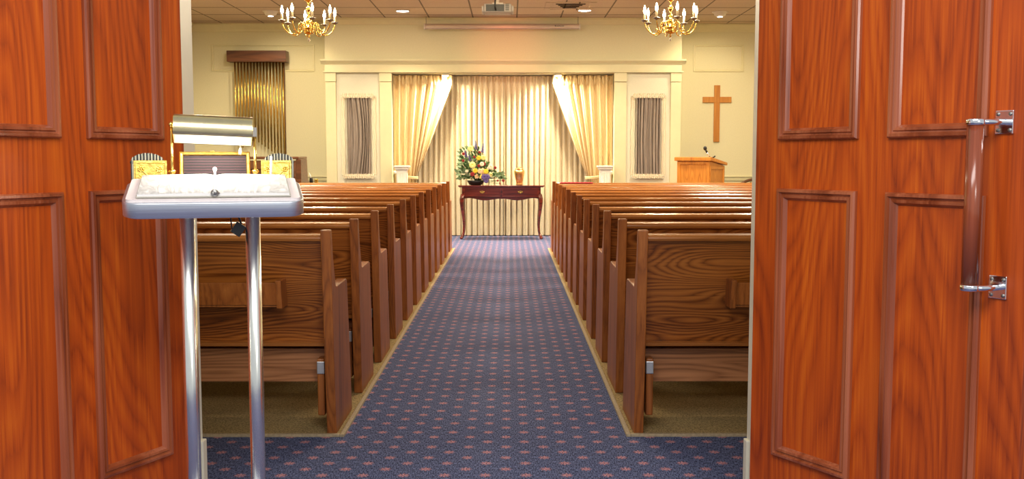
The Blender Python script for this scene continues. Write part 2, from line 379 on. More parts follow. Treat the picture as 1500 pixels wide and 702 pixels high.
# doorway wall with jambs
DL,DR,DY=-1.069,.829,3.22
w=MB().box(XL-.3,DL-.02,DY,YB,0,CZ).box(DR+.02,XR+.3,DY,YB,0,CZ).box(DL-.02,DR+.02,DY,YB,2.14,CZ)
struct(w,'wall_back',M['wall'],'wall holding the double doorway to the chapel','wall')
for (a,b_,s,lab) in ((DL-.02,DL,1,'left'),(DR,DR+.02,-1,'right')):
    j=MB().box(a,b_,DY-.005,YB+.004,0,2.12)
    ca=(a-.06,DL) if s==1 else (DR,b_+.06)
    j.box(ca[0],ca[1],YB,YB+.016,0,2.16)
    pb=(a,DL+.012) if s==1 else (DR-.01,b_)
    j.box(pb[0],pb[1],YB-.02,YB+.022,0,.24)
    t(j,'cream painted %s jamb of the doorway'%lab,'jamb',.003,'door frame')
t(MB().box(DL,DR,DY-.005,YB+.004,2.12,2.14),'cream head jamb over the doorway','jamb',.003,'door frame')

# ------------------------------------------------------------------ doors
DW=.922
MP=[(0,0),(0,.010),(.004,.016),(.011,.017),(.014,.009),(.018,.008),(.021,.013),(.028,.012),(.032,.005),(.036,.0)]
def make_door(name,loc,rz,s,cols,label):
    # local: hinge at origin, leaf runs along +x*s ; face towards the viewer is local -y
    d=thing(name,label,'door',loc,rz,kind='structure')
    x0,x1=sorted((0,s*DW))
    part(MB().box(x0,x1,0,.044,.012,2.105),'door_leaf',M['door'],d,bevel=.002)
    for (a,b_) in cols:
        p,q=sorted((s*a,s*b_))
        for z0,z1 in ((.268,1.122),(1.272,1.96)):
            part(MB().ringframe(p,q,z0,z1,MP),'panel_moulding',M['mould'],d)
    for z in (.22,1.05,1.88):
        part(MB().tube([(s*.004,.050,z-.05),(s*.004,.050,z+.05)],.007,12),'hinge',M['steel'],d)
    return d
aR=R(31); aL=R(26)
# right door: leaf direction (sin31,-cos31) -> rotation -59 deg ; face to the left/front
dr=make_door('door_1',(.795,3.2,0),R(-59),1,((.104,.406),(.509,.806)),'open cherry wood door on the right with a long pull handle')
dl=make_door('door_2',(-1.046,3.2,0),R(64),-1,((.094,.382),(.474,.79)),'open cherry wood door on the left beside the guest book stand')
ph=MB()
h=part(MB(). tube([(.818,-.072,.898),(.818,-.072,1.302)],.0205,20),'pull_handle',M['grip'],dr,'wooden grip between chrome brackets')
for z in (.893,1.306):
    b=MB().box(.826,.874,-.006,0,z-.029,z+.029)
    b.tube([(.85,0,z),(.850,-.03,z),(.845,-.055,z),(.833,-.070,z),(.818,-.072,z)],[.008,.008,.008,.008,.008],12)
    b.lathe([(.0225,z-.008),(.024,z-.006),(.024,z+.006),(.0225,z+.008)],20,Matrix.Translation((.818,-.072,0)))
    br=part(b,'bracket',M['chrome'],h,'chrome bracket and mounting plate',bevel=.0015)
    sb=MB()
    for sx in (-.016,.016):
        for sz in (-.020,.020): sb.ball((.85+sx,-.007,z+sz),(.005,.002,.005),8,6)
    # screws belong to the same bracket level
    part(sb,'screws',M['steel'],h)
# edge latch on right door
part(MB().box(DW-.002,DW+.001,.012,.032,.95,1.15),'latch_plate',M['steel'],dr)

# ------------------------------------------------------------------ pews
PL=3.5
def make_pew():
    r=thing('pew','x','pew')
    ends=[( -.088,.905),(-.045,.905),(-.02,.78),(.035,.66),(.05,.648),(.30,.652),(.325,.645),(.335,.63),(.43,.02),(.43,0),(0,0)]
    for s in (-1,1):
        a=s*PL/2; b=a-s*.042
        part(MB().prism(ends,min(a,b),max(a,b),'x'),'end_panel',M['pew_end'],r,bevel=.004)
    xi=PL/2-.042
    part(MB().prism([(-.035,.86),(-.015,.862),(.085,.40),(.065,.40)],-xi,xi,'x'),'backrest',M['pew'],r)
    part(MB().prism([(-.058,.855),(-.064,.868),(-.058,.880),(-.03,.887),(.0,.880),(.004,.866),(-.004,.855)],-xi,xi,'x'),'top_rail',M['pew_cap'],r,bevel=.003)
    part(MB().prism([(.035,.385),(.03,.40),(.09,.402),(.40,.445),(.425,.44),(.43,.425),(.41,.41),(.09,.378)],-xi,xi,'x'),'seat',M['pew_cap'],r)
    part(MB().box(-xi,xi,.10,.122,.212,.362),'seat_support',M['pew_board'],r,bevel=.002)
    part(MB().box(-xi,xi,.30,.40,.26,.40),'seat_front_rail',M['pew'],r)
    for s in (-1,1):
        k=MB()
        x0,x1=sorted((s*(PL/2-(.235 if s>0 else .42)),s*(PL/2-1.45)))
        k.prism([(-.068,.582),(-.056,.582),(-.076,.680),(-.088,.680)],x0,x1,'x')
        k.box(x0,x1,-.06,.045,.572,.584)
        rk=part(k,'hymnal_rack',M['pew_end'],r,bevel=.002)
        for x in (x0-.024,x1):
            part(MB().prism([(-.074,.568),(.046,.568),(.018,.69),(-.096,.69)],x,x+.024,'x'),'rack_end',M['pew_end'],rk,bevel=.002)
        xa=s*(xi-.045)
        ba,bb=sorted((xa,xa+s*.032))
        br=part(MB().box(ba,bb,.03,.10,.075,.33),'side_brace',M['pew_end'],r,bevel=.006)
        part(MB().box(ba-.001,bb+.001,.026,.104,.262,.318),'metal_plate',M['alu'],br,'silver metal plate',bevel=.003)
    return r
NP=12
ordn=['first and nearest','second','third','fourth','fifth','sixth','seventh','eighth','ninth','tenth','eleventh','twelfth and frontmost']
pew=make_pew()
for side,xc,grp in (('left',-.758-PL/2,'wooden pews left of the aisle'),('right',.547+PL/2,'wooden pews right of the aisle')):
    for k in range(NP):
        o=pew if (side=='left' and k==0) else copy_tree(pew)
        o.location=(xc,4.262+k*.7605,.006)
        o['label']='brown oak pew %s of the aisle, %s row from the open doors'%(side,ordn[k])
        o['group']=grp
# red cloth on last right pew rail
yl=4.262+11*.7605
cl=MB().grid(lambda u,v:(.64+u*.42, yl-.068+.078*v+.002*math.sin(u*30), .896+.005*math.sin(v*PI)+.0015*math.sin(u*50)-(.012 if v<.05 or v>.95 else 0)),60,10)
tag(cl.build('cloth',M['redcloth'],bevel=0,solid=.003),'narrow red cloth laid over the top rail of the frontmost right pew','cloth')

# ------------------------------------------------------------------ register stand
st=thing('register_stand','silver guest register stand on two poles before the left door','lectern stand',(-.776,2.615,0),R(16))
def rrect(x0,x1,y0,y1,r,k=8):
    pts=[]
    for (cx,cy,a0) in ((x1-r,y1-r,0),(x0+r,y1-r,90),(x0+r,y0+r,180),(x1-r,y0+r,270)):
        for i in range(k+1):
            a=R(a0+90*i/k); pts.append((cx+r*math.cos(a),cy+r*math.sin(a)))
    return pts
Tm=Matrix.Translation((0,-.125,1.066))@Matrix.Rotation(R(12.5),4,'X')@Matrix.Translation((0,.125,0))
part(MB().prism(rrect(-.222,.222,-.125,.113,.045),0,.040,'z',Tm,True),'tray',M['alu'],st,bevel=.002)
part(MB().prism(rrect(-.212,.212,-.112,.106,.012),.040,.047,'z',Tm),'tray_liner',M['liner'],st,'white liner board')
for u in (-.073,.095):
    part(MB().tube([(u,.02,.03),(u,.02,1.09)],.0195,20),'pole',M['pole'],st)
part(MB().prism(rrect(-.2,.22,-.16,.2,.05),0,.03,'z'),'base_plate',M['alu'],st,bevel=.004)
for u in (-.112,.108):
    po=part(MB().tube([(u,.135,1.10),(u,.135,1.305 if u<0 else 1.285)],.0042,10),'lamp_post',M['brass'],st,'slim brass post')
    part(MB().lathe([(.009,1.148),(.009,1.166),(.006,1.174),(.010,1.178),(.010,1.182),(.005,1.186)],14,Matrix.Translation((u,.135,0))),'collar',M['brass'],po)
    part(MB().ball((u,.135,1.308 if u<0 else 1.29),.008,12,8) if u<0 else MB().box(u-.008,u+.006,.127,.143,1.276,1.302),'joint',M['brass'] if u<0 else M['steel'],po)
# half cylinder shade with white inside
Lm=Matrix.Translation((-.002,.125,1.292))@Matrix.Rotation(R(2.2),4,'Y')
def arc(rad,nm,mat,par,off=0):
    g=MB().grid(lambda u,v:(-.103+.206*u, -rad*math.cos(R(-22+272*v)), rad*math.sin(R(-22+272*v))),1,28,True,Lm)
    return part(g,nm,mat,par)
sh=arc(.041,'lamp_shade',M['antique'],st); sh['label']='brass half round lamp shade'
arc(.0395,'shade_lining',M['shade_in'],sh)
e=MB()
for x in (-.103,.103):
    pts=[(-.041*math.cos(R(-22+272*i/20)),.041*math.sin(R(-22+272*i/20))) for i in range(21)]
    e.prism(pts,x-.001,x+.001,'x',Lm)
part(e,'shade_end',M['brass'],sh)
part(MB().tube([(-.085,0,.008),(.085,0,.008)],.0095,14,Lm),'bulb',M['tube'],st,'lit white tube lamp')
pc=MB().tube([(.068,.115,1.285),(.068,.115,1.243)],.0009,6); pc.lathe([(.002,1.244),(.0042,1.236),(.0045,1.228),(.002,1.226)],10,Matrix.Translation((.068,.115,0)))
part(pc,'pull_chain',M['candle'],st)
# rear shelf
part(MB().box(-.215,.205,.118,.175,1.118,1.146),'rear_shelf',M['alu'],st,bevel=.003)
# letter board
Bm=Matrix.Translation((0,.138,1.147))@Matrix.Rotation(R(-10),4,'X')
lb=part(MB().box(-.086,.087,0,.008,.005,.082,Bm),'name_board',M['grille'],st,'maroon grooved felt board')
part(MB().ringframe(-.093,.094,-.002,.088,[(0,-.008),(0,.004),(.003,.006),(.008,.005),(.010,0)],0,-1,Bm),'board_frame',M['gold'],lb)
part(MB().box(-.012,.0,-.004,.004,.086,.091,Bm),'clip',M['brass'],lb)
# black adapter and cable under the tray
ad=MB().box(-.014,.014,-.012,.012,-.018,.014,Matrix.Translation((.058,.03,1.028))@Matrix.Rotation(R(35),4,'Y'))
ad.tube([(.065,.03,1.04),(.06,.03,1.056),(.05,.04,1.07)],.003,8); ad.tube([(.05,.03,1.02),(.04,.03,1.03),(.038,.035,1.06)],.002,8)
part(ad,'power_adapter',M['black'],st,'black plug and cable',bevel=.003)
# gold card holders with striped cards behind (top-level: they sit on the shelf)
SM=Matrix.Translation(st.location)@Matrix.Rotation(R(16),4,'Z')
def holder(u0,u1,label,s):
    q=SM@Vector(((u0+u1)/2,.146,1.1475)); hw=(u1-u0)/2
    hd=thing('card_holder',label,'card holder',q,R(16),'gold card holders on the register stand')
    f=MB().box(-hw,hw,-.012,-.007,0,.060)
    Rm=Matrix.Rotation(R(-6),4,'X')
    f=MB().box(-hw,hw,-.012,-.008,0,.062,Rm).box(-hw,hw,-.012,.022,0,.003)
    # raised garland, rosettes and border
    f.ringframe(-hw+.003,hw-.003,.006,.058,[(0,0),(0,.0012),(.002,.002),(.004,.0012),(.004,0)],-.012,-1,Rm)
    for sx in (-1,1):
        for k in range(7):
            a=2*PI*k/7; f.ball((sx*.024+.006*math.cos(a),-.0125,.038+.006*math.sin(a)),(.0032,.002,.0032),8,6,Rm)
        f.ball((sx*.024,-.013,.038),(.003,.0025,.003),8,6,Rm)
        f.tube([(sx*.026,-.0125,.032),(sx*.028,-.0125,.022),(sx*.024,-.0125,.016)],.0016,6,Rm)
    f.tube([(-.02+.04*i/12,-.0125,.034-.014*math.sin(PI*i/12)) for i in range(13)],.0022,8,Rm)
    part(f,'front_plate',M['gold'],hd)
    pts=[]
    for i in range(33):
        tt=i/32; x=(-hw-.008+ (2*hw)*tt) if s<0 else (-hw+.008+(2*hw)*tt)
        zz=.060+.022*math.sin(PI*min(1,max(0,tt)))**.45
        pts.append((x,zz))
    x0=pts[0][0]; x1=pts[-1][0]
    fn=MB().prism([(x0,.004)]+pts+[(x1,.004)],.0,.016,'y')
    part(fn,'card_stack',M['fan'],hd,'black and cream striped cards')
    rb=MB()
    k=0
    while k<len(pts):
        rb.tube([(pts[k][0],-.001,.055),(pts[k][0],-.001,pts[k][1]),(pts[k][0],.008,pts[k][1]+.001),(pts[k][0],.016,pts[k][1]-.002)],.0012,6); k+=2
    part(rb,'card_edges',M['fan'],hd)
holder(-.211,-.126,'stamped gold card holder with striped cards left of the lamp','-' and -1)
holder(.124,.206,'stamped gold card holder with striped cards right of the lamp, white pen before it',1)
q=SM@Vector((.148,.112,1.147))
pe=MB().tube([(0,0,0),(.003,.004,.075)],.0036,8); pe.lathe([(.012,0),(.012,.006),(.006,.008)],14)
tag(pe.build('pen',M['paper']),'white pen standing upright before the right gold card holder','pen').location=q
C.objects['pen'].rotation_euler=(0,0,R(16))
# guest book
bk=thing('guest_book','open guest book with blank white pages on the lit stand','book',SM@(Tm@Vector((0,0,.0485))))
bk.rotation_euler=(Matrix.Rotation(R(16),4,'Z')@Matrix.Rotation(R(12.5),4,'X')).to_euler()
part(MB().box(-.188,.188,-.106,.106,0,.004),'cover',M['cover'],bk,bevel=.0008)
for s in (-1,1):
    def top(u,v,s=s): return (s*(.002+.183*u), -.103+.206*v, .008+.004*(1-(1-min(1,u*7))**2)-.003*u**1.5)
    g=MB().grid(top,24,6)
    pr=[(s*(.002+.183*i/24), top(i/24,0)[2]) for i in range(25)]
    g.prism([(s*.002,.004)]+pr+[(s*.185,.004)],-.103,.103,'y')
    part(g,'pages',M['paper'],bk)
cp=MB().tube([(0,-.108,.008),(0,-.06,.016),(0,.0,.014),(0,.09,.018),(0,.106,.026)],[.004,.003,.002,.003,.005],10)
cp.ball((0,.106,.024),(.006,.005,.006),12,8)
part(cp,'ribbon',M['paper'],bk)
part(MB().tube([(-.006,-.112,.010),(0,-.100,.016),(.010,-.104,.008)],.0045,8).ball((.0,-.106,.012),(.010,.006,.010),10,8),'clip',M['steel'],bk,'small grey metal clip')

# ------------------------------------------------------------------ drapes in the recess
SY=15.30
def sheer(x0,x1,ph):
    W=x1-x0; nf=round(W/.085)
    def fn(u,v):
        z=.012+(2.455-.012)*(1-v)
        a=2*PI*nf*u+ph; pin=math.exp(-((z-2.38)/.035)**2)
        amp=(.034+.008*math.sin(u*37))*(1-.55*pin)*(.55 if z>2.42 else 1)
        y=SY-amp*math.cos(a)-.006*math.cos(2*a+3*v)+.004*math.sin(a*.37+2*v)
        x=x0+W*u+.010*math.sin(a)*(1-.8*pin)+.004*math.sin(v*3+u*20)
        return (x,y,z)
    return MB().grid(fn,nf*10,22)
for (x0,x1,lab) in ((-1.72,-.098,'long pleated cream curtain, left half behind the table'),(-.092,1.54,'long pleated cream curtain, right half behind the table')):
    cu=thing('curtain',lab,'curtain',(0,0,0),0,'pleated curtains at the back of the recess')
    part(sheer(x0,x1,.4),'fabric',M['sheer'],cu,recalc=False)
    hb=MB(); k=0; x=x0+.05
    while x<x1-.03:
        hb.tube([(x-.006,SY-.034,2.44),(x,SY-.036,2.38),(x+.002,SY-.032,2.33)],[.006,.003,.006],6); hb.tube([(x+.006,SY-.034,2.44),(x,SY-.036,2.38),(x-.002,SY-.032,2.33)],[.006,.003,.006],6); x+=.085
    part(hb,'pinch_pleats',M['sheer'],cu)
ro=MB().tube([(NL+.01,SY+.055,2.452),(NR-.01,SY+.055,2.452)],.009,8)
tag(ro.build('curtain_rod',M['steel']),'thin curtain rod at the back of the recess','curtain rod')

def swag(x0,x1,xt,s,label):
    # x0 outer edge, x1 inner edge at the top, xt inner edge at the tie
    Y0=15.12; zt=2.45; zk=.93
    cu=thing('drape',label,'curtain',(0,0,0),0,'tied back gold drapes')
    nf=8
    def fn(u,v):
        # v 0 top, .8 tie, 1 floor
        a=2*PI*nf*u
        if v<.82:
            tt=v/.82; z=zt+(zk-zt)*tt
            W=x1-x0; wb=xt-x0
            c=max(0,(tt-.10)/.90)**1.08
            xs=x0+W*u; xb=x0+wb*(1-(1-u)**(W/wb))
            x=xs+(xb-xs)*c
            amp=.040*(1-.45*tt*u)
        else:
            tt=(v-.82)/.18; z=zk+(.02-zk)*tt
            W=x1-x0; wb=xt-x0-s*.03*math.sin(PI*min(1,tt*1.2))
            x=x0+wb*(1-(1-u)**(W/(xt-x0))); amp=.022+.010*tt
        pin=math.exp(-((z-2.37)/.035)**2)
        y=Y0-amp*(1-.5*pin)*math.cos(a+.9*math.sin(u*9)+.5*math.sin(v*4))-.35*amp*math.cos(2.3*a+3*v)-.035*math.sin(PI*min(1,v/.82))*u
        return (x,y,z)
    part(MB().grid(fn,nf*20,44),'fabric',M['swag'],cu,recalc=False)
    hb=MB()
    for i in range(15):
        x=x0+(x1-x0)*(i+.5)/15
        for q in (-.008,0,.008): hb.tube([(x+q*1.6,Y0-.03,2.445),(x,Y0-.036,2.37),(x-q*.6,Y0-.030,2.31)],[.007,.004,.006],6)
    part(hb,'pinch_pleats',M['swag'],cu)
    # tie band from the edge out to the hook
    tb=MB().grid(lambda u,v:(xt+s*.015-(s*.0)+(x0-xt-s*.015)*u*.98, Y0-.075+.03*abs(2*u-1)**3, zk-.05+.075*u*.9+.045*v-.02*math.sin(PI*u)),24,4)
    part(tb,'tie_band',M['swag'],cu,solid=.006)
    part(MB().tube([(x0+s*.02,Y0+.03,.985),(x0+s*.02,Y0-.10,.985)],.008,10).ball((x0+s*.02,Y0-.11,.985),(.025,.015,.025),12,8),'tie_hook',M['marble'],cu)
swag(-1.75,-.86,-1.40,1,'gold drape swept back to the left of the recess')
swag(1.565,.655,1.17,-1,'gold drape swept back to the right of the recess')
for (x,lab) in ((-1.60,'white square pedestal before the left drape'),(1.43,'white square pedestal before the right drape')):
    p=thing('pedestal',lab,'pedestal',(x,14.82,0),0,'white pedestals flanking the curtains')
    f=MB().box(-.078,.078,-.078,.078,.10,1.02)
    part(f,'shaft',M['marble'],p,bevel=.006)
    fl=MB()
    for sx in (-.05,-.025,0,.025,.05): fl.tube([(sx,-.079,.14),(sx,-.079,.99)],.006,8)
    part(fl,'fluting',M['marble'],p)
    part(MB().box(-.10,.10,-.10,.10,1.035,1.065).box(-.115,.115,-.115,.115,1.065,1.09).box(-.088,.088,-.088,.088,1.02,1.035),'capital',M['marble'],p,bevel=.005)
    part(MB().box(-.11,.11,-.11,.11,0,.06).box(-.095,.095,-.095,.095,.06,.10),'plinth',M['marble'],p,bevel=.005)
for (x,lab) in ((-.96,'left'),(.735,'right')):
    d=thing('spotlight','bright round lamp over the %s gold drape in the recess'%lab,'light',(x,15.02,NZ),0,'recess lamps above the drapes')
    part(MB().lathe([(.045,-.03),(.055,-.028),(.055,0),(.05,0)],24),'housing',M['white'],d)
    part(MB().lathe([(.01,-.034),(.045,-.034),(.047,-.028)],24),'lens',M['niche'],d)

# shirred wall hangings
def hanging(xc,label,tw):
    h=thing('wall_hanging',label,'wall hanging',(xc,BY+.033,0),0,'shirred grey wall hangings')
    z0,z1=.95,2.12
    def fn(u,v):
        a=2*PI*(7*u+.35*math.sin(u*7+tw))
        lean=tw*math.sin(PI*v)*math.sin(PI*u)*.05
        return (-.18+.36*u+lean+.004*math.sin(a), -.028-.022*math.cos(a+1.5*tw*v)-.006*math.sin(a*2.3+v), z1-(z1-z0)*v)
    part(MB().grid(fn,132,14),'voile',M['greysheer'],h,recalc=False)
    for (za,zb,nm) in ((2.10,2.165,'top_ruffle'),(.90,.965,'bottom_ruffle')):
        g=MB().grid(lambda u,v:(-.235+.47*u,-.060-.012*math.cos(2*PI*17*u)*(0.4+.6*abs(2*v-1)),zb+(za-zb)*v+.006*math.sin(2*PI*24*u+1)),192,6)
        rf=part(g,nm,M['lace'],h,recalc=False)
        part(MB().tube([(-.25,-.055,(za+zb)/2),(.25,-.055,(za+zb)/2)],.008,8),'rod',M['lace'],rf)
    for s in (-1,1):
        g=MB().grid(lambda u,v:(s*(.205+.055*u)+.004*math.sin(v*26+s),-.010-.006*math.cos(2*PI*2*u),2.11-1.16*v),16,40)
        part(g,'side_ruffle',M['lace'],h,recalc=False)
hanging(-2.262,'grey shirred fabric hanging with cream ruffles left of the drapes',1)
hanging(2.09,'grey shirred fabric hanging with cream ruffles right of the drapes',-.25)

# ------------------------------------------------------------------ screen, projector, ceiling things
s=thing('projector_screen','rolled up projector screen in a long pale case under the ceiling','screen',(-.105,14.80,3.135))
M['case']=plain('pinkish_metal_case',(.55,.44,.36),.35,.3,.03,10)
prof=[(.04,-.036),(-.03,-.038),(-.045,-.025),(-.048,.0),(-.045,.025),(-.03,.038),(.04,.038)]
part(MB().prism(prof,-1.135,1.135,'x'),'case',M['case'],s,bevel=.003)
for x in (-1.15,1.135): part(MB().prism([(a*1.08,b*1.08) for a,b in prof],x,x+.015,'x'),'end_cap',M['white'],s)
for x in (-1.12,1.12): part(MB().tube([(x,0,.03),(x,0,.145)],.004,8),'hanging_wire',M['steel'],s)
part(MB().tube([(-.03,-.02,-.036),(-.02,-.02,-.055),(.02,-.02,-.055),(.03,-.02,-.036)],.004,8),'pull_tab',M['white'],s)
lg=MB(); x=.775
for wd,ht in ((.012,.016),(.010,.010),(.010,.010),(.012,.010),(.008,.014),(.010,.010),(.010,.010),(.012,.010),(.006,.014),(.010,.010)):
    lg.box(x,x+wd,-.0492,-.0478,-.003,-.003+ht); x+=wd+.004
part(lg,'maker_mark',M['black'],s,'small dark lettering')

p=thing('projector','grey projector hung on a pole from the ceiling','projector',(-.127,11.0,2.80))
part(MB().box(-.15,.15,0,.26,0,.092),'body',M['proj'],p,bevel=.012,seg=3)
part(MB().box(-.128,.072,-.003,.002,.010,.082),'rear_panel',M['dark'],p)
for x in (-.175,.15): part(MB().box(x,x+.025,.01,.24,.005,.07),'side_grip',M['proj'],p,bevel=.008)
v=MB()
for k in range(7): v.box(.085,.125,-.003,.002,.018+k*.011,.024+k*.011)
part(v,'vent',M['dark'],p)
part(MB().tube([(0,.13,.088),(0,.13,.48)],.018,14).lathe([(.06,.455),(.06,.48)],18,Matrix.Translation((0,.13,0))).box(-.06,.06,.07,.19,.090,.112),'mount',M['white'],p)
part(MB().tube([(-.02,-.02,.02),(-.03,-.03,.06),(-.025,-.02,.14),(-.02,.08,.3),(-.01,.10,.478)],.009,8),'cable',M['black'],p)
part(MB().lathe([(.03,0),(.034,.012),(.03,.014)],16,Matrix.Translation((0,.262,.05))@Matrix.Rotation(R(-90),4,'X')),'lens',M['black'],p)

v=thing('ceiling_vent','black slotted air vent in the ceiling right of the projector','vent',(.83,13.75,CZ))
part(MB().ringframe(-.34,.34,-.34,.34,[(0,0),(0,.012),(.07,.012),(.09,.0)],0,-1,Matrix.Rotation(R(90),4,'X')@Matrix.Identity(4)),'frame',M['ceil'],v)
g=MB()
for k in range(4): g.box(-.20+.035*k,.20-.035*k,-.2+.11*k,-.165+.11*k,-.008,-.002)
part(g,'slats',M['soot'],v)
for (x,y,lab,st_) in ((-1.505,14.2,'round recessed ceiling light left of the rolled up screen',1),(1.06,14.13,'round recessed ceiling light beside the black air vent',1)):
    d=thing('downlight',lab,'light',(x,y,CZ),0,'recessed ceiling lights')
    part(MB().lathe([(.098,-.001),(.104,-.008),(.088,-.012),(.082,-.004)],28),'ring',M['white'],d)
    part(MB().lathe([(.01,-.010),(.085,-.010),(.086,-.003)],28),'lens',M['down'],d)
for (x,y,lab) in ((-3.38,14.25,'small ceiling spotlight above the chimes'),(3.0,14.3,'small ceiling spotlight above the cross')):
    d=thing('ceiling_spotlight',lab,'light',(x,y,CZ),0,'eyeball ceiling spotlights')
    part(MB().lathe([(.115,0),(.112,-.012),(.09,-.016),(.08,-.05),(.045,-.07),(.01,-.072)],26),'housing',M['white'],d)
    part(MB().lathe([(.01,-.076),(.034,-.075),(.036,-.068)],20),'lens',M['down'],d)

# chandeliers
def make_chandelier():
    c=thing('chandelier','x','chandelier')
    body=MB().lathe([(.002,-.085),(.008,-.08),(.012,-.07),(.006,-.06),(.008,-.05),(.045,-.045),(.052,-.03),(.052,-.015),(.045,-.005),(.056,.0),(.058,.012),(.048,.02),(.034,.028),(.022,.045),(.03,.06),(.034,.075),(.02,.09),(.012,.10),(.02,.112),(.02,.122),(.01,.13),(.01,.16),(.022,.175),(.026,.19),(.018,.205),(.008,.215),(.008,.24),(.02,.255),(.034,.265),(.048,.275),(.05,.29),(.03,.30),(.014,.32),(.008,.34)],24)
    part(body,'stem',M['brass'],c)
    part(MB().ball((0,0,-.10),(.013,.013,.018),10,8),'finial',M['glass'],c,'crystal drop')
    for k in range(8):
        a=2*PI*k/8
        Rm=Matrix.Rotation(a,4,'Z')
        pth=[(.04,0,.0),(.06,0,.05),(.085,0,.058),(.10,0,.035),(.105,0,.0),(.12,0,-.035),(.155,0,-.052),(.20,0,-.045),(.24,0,-.012),(.262,0,.03),(.268,0,.062)]
        # smooth path
        P=[Vector(q) for q in pth]; sm=[]
        for i in range(len(P)-1):
            p0=P[max(i-1,0)];p1=P[i];p2=P[i+1];p3=P[min(i+2,len(P)-1)]
            for tt in (0,.33,.66):
                sm.append(.5*((2*p1)+(p2-p0)*tt+(2*p0-5*p1+4*p2-p3)*tt*tt+(3*p1-p0-3*p2+p3)*tt**3))
        sm.append(P[-1])
        ar=MB().tube(sm,.0055,8,Rm)
        ar.tube([(.14,0,-.048),(.125,0,-.02),(.14,0,-.005),(.155,0,-.02)],.004,6,Rm)
        ao=part(ar,'arm',M['brass'],c)
        Tm2=Rm@Matrix.Translation((.268,0,.062))
        part(MB().lathe([(.006,-.012),(.012,-.006),(.030,.004),(.036,.010),(.034,.013),(.014,.010),(.013,.02)],18,Tm2),'candle_cup',M['steel'],ao)
        part(MB().lathe([(.0105,.012),(.0105,.07),(.008,.072)],14,Tm2),'candle_sleeve',M['candle'],ao)
        part(MB().lathe([(.006,.072),(.013,.085),(.0145,.10),(.011,.118),(.006,.135),(.002,.148)],14,Tm2),'bulb',M['bulb'],ao)
    ch=MB()
    z=.33; k=0
    while z<CZ-2.425-.03:
        Rk=Matrix.Translation((0,0,z+.014))@Matrix.Rotation(R(90)*(k%2),4,'Z')
        ch.tube([(.010*math.cos(2*PI*i/12),0,.017*math.sin(2*PI*i/12)) for i in range(13)],.0026,6,Rk)
        z+=.026; k+=1
    part(ch,'chain',M['brass'],c)
    zt=CZ-2.425
    part(MB().lathe([(.012,zt-.04),(.03,zt-.03),(.055,zt-.012),(.06,zt-.001),(.055,zt)],20),'canopy',M['brass'],c)
    return c
c1=make_chandelier(); c1.scale=(.92,.92,1); c1.location=(-1.895,9.5,2.425); c1.rotation_euler.z=R(19)
c1['label']='brass candle chandelier hanging over the left pews'
c2=copy_tree(c1); c2.rotation_euler.z=R(5); c2.location=(1.51,9.4,2.42)
c2['label']='brass candle chandelier hanging over the right pews'
for c in (c1,c2): c['group']='brass chandeliers'

# chimes
ch=thing('organ_chimes','brass tubular chimes under a dark wooden header on the front wall','chimes',(-3.875,15.45,0))
part(MB().box(-.455,.455,-.10,.10,2.675,2.845),'header',M['header'],ch,bevel=.006)
part(MB().box(-.42,.42,.10,.15,2.70,2.82),'mounting_board',M['header'],ch)
nt_=15
for k in range(nt_):
    x=-.345+.0493*k; tt=abs(k-5.2)/9.3
    zb=1.27+.36*(1-tt)
    part(MB().tube([(x,-.045,2.68),(x,-.045,zb)],.0125,14),'chime_tube',M['chime'],ch)
for k in range(nt_):
    x=-.345+.0493*(k+.5); tt=abs(k-4.7)/9.3
    zb=1.17+.32*(1-tt)
    part(MB().tube([(x,.045,2.68),(x,.045,zb)],.0125,14),'chime_tube',M['chime'],ch)
part(MB().tube([(.385,.07,2.70),(.385,.07,.93)],.009,10),'side_rod',M['header'],ch)
# cross
cr=MB().box(-.046,.046,-.03,0,1.455,2.335).box(-.225,.225,-.031,0,2.066,2.155)
o=cr.build('cross',M['cross'],bevel=.004); o.location=(3.245,15.6,0); tag(o,'plain wooden cross hung on the right bay of the front wall','cross')

# ------------------------------------------------------------------ table, urn, flowers
tb=thing('console_table','dark mahogany console table with two drawers and curved legs','table',(-.118,14.86,0))
part(MB().prism([(-.64,-.20),(.64,-.20),(.64,.18),(-.64,.18)],.782,.80,'z').prism([(-.625,-.185),(.625,-.185),(.625,.17),(-.625,.17)],.770,.784,'z'),'table_top',M['mahog'],tb,bevel=.005)
ap=[(-.585,.77),(.585,.77),(.585,.61)]
for i in range(1,40):
    x=.585-1.17*i/40; u=abs(x)/.585
    ap.append((x,.590+.022*math.cos(u*PI*2.5)*(.4+.6*u)))
ap.append((-.585,.61))
part(MB().prism(ap,-.165,-.145,'y').box(-.585,-.565,-.15,.15,.61,.77).box(.565,.585,-.15,.15,.61,.77).box(-.585,.585,.135,.15,.61,.77),'apron',M['mahog'],tb,bevel=.003)
for xc in (-.283,.283):
    dr_=part(MB().box(xc-.265,xc+.265,-.177,-.165,.635,.758),'drawer',M['mahog_face'],tb,bevel=.003)
    part(MB().ringframe(xc-.268,xc+.268,.632,.761,[(0,0),(0,.020),(.008,.020),(.012,.012)],-.165,-1),'drawer_edge',M['mahog'],dr_)
    hh=MB().tube([(xc-.03,-.182,.705),(xc-.026,-.19,.692),(xc,-.195,.687),(xc+.026,-.19,.692),(xc+.03,-.182,.705)],.003,8)
    for sx in (-.03,.03): hh.ball((xc+sx,-.18,.706),(.008,.005,.010),10,6)
    hh.prism([(xc-.035,.70),(xc-.02,.716),(xc,.722),(xc+.02,.716),(xc+.035,.70),(xc+.03,.69),(xc,.68),(xc-.03,.69)],-.180,-.177,'y')
    part(hh,'drawer_pull',M['brass'],dr_)
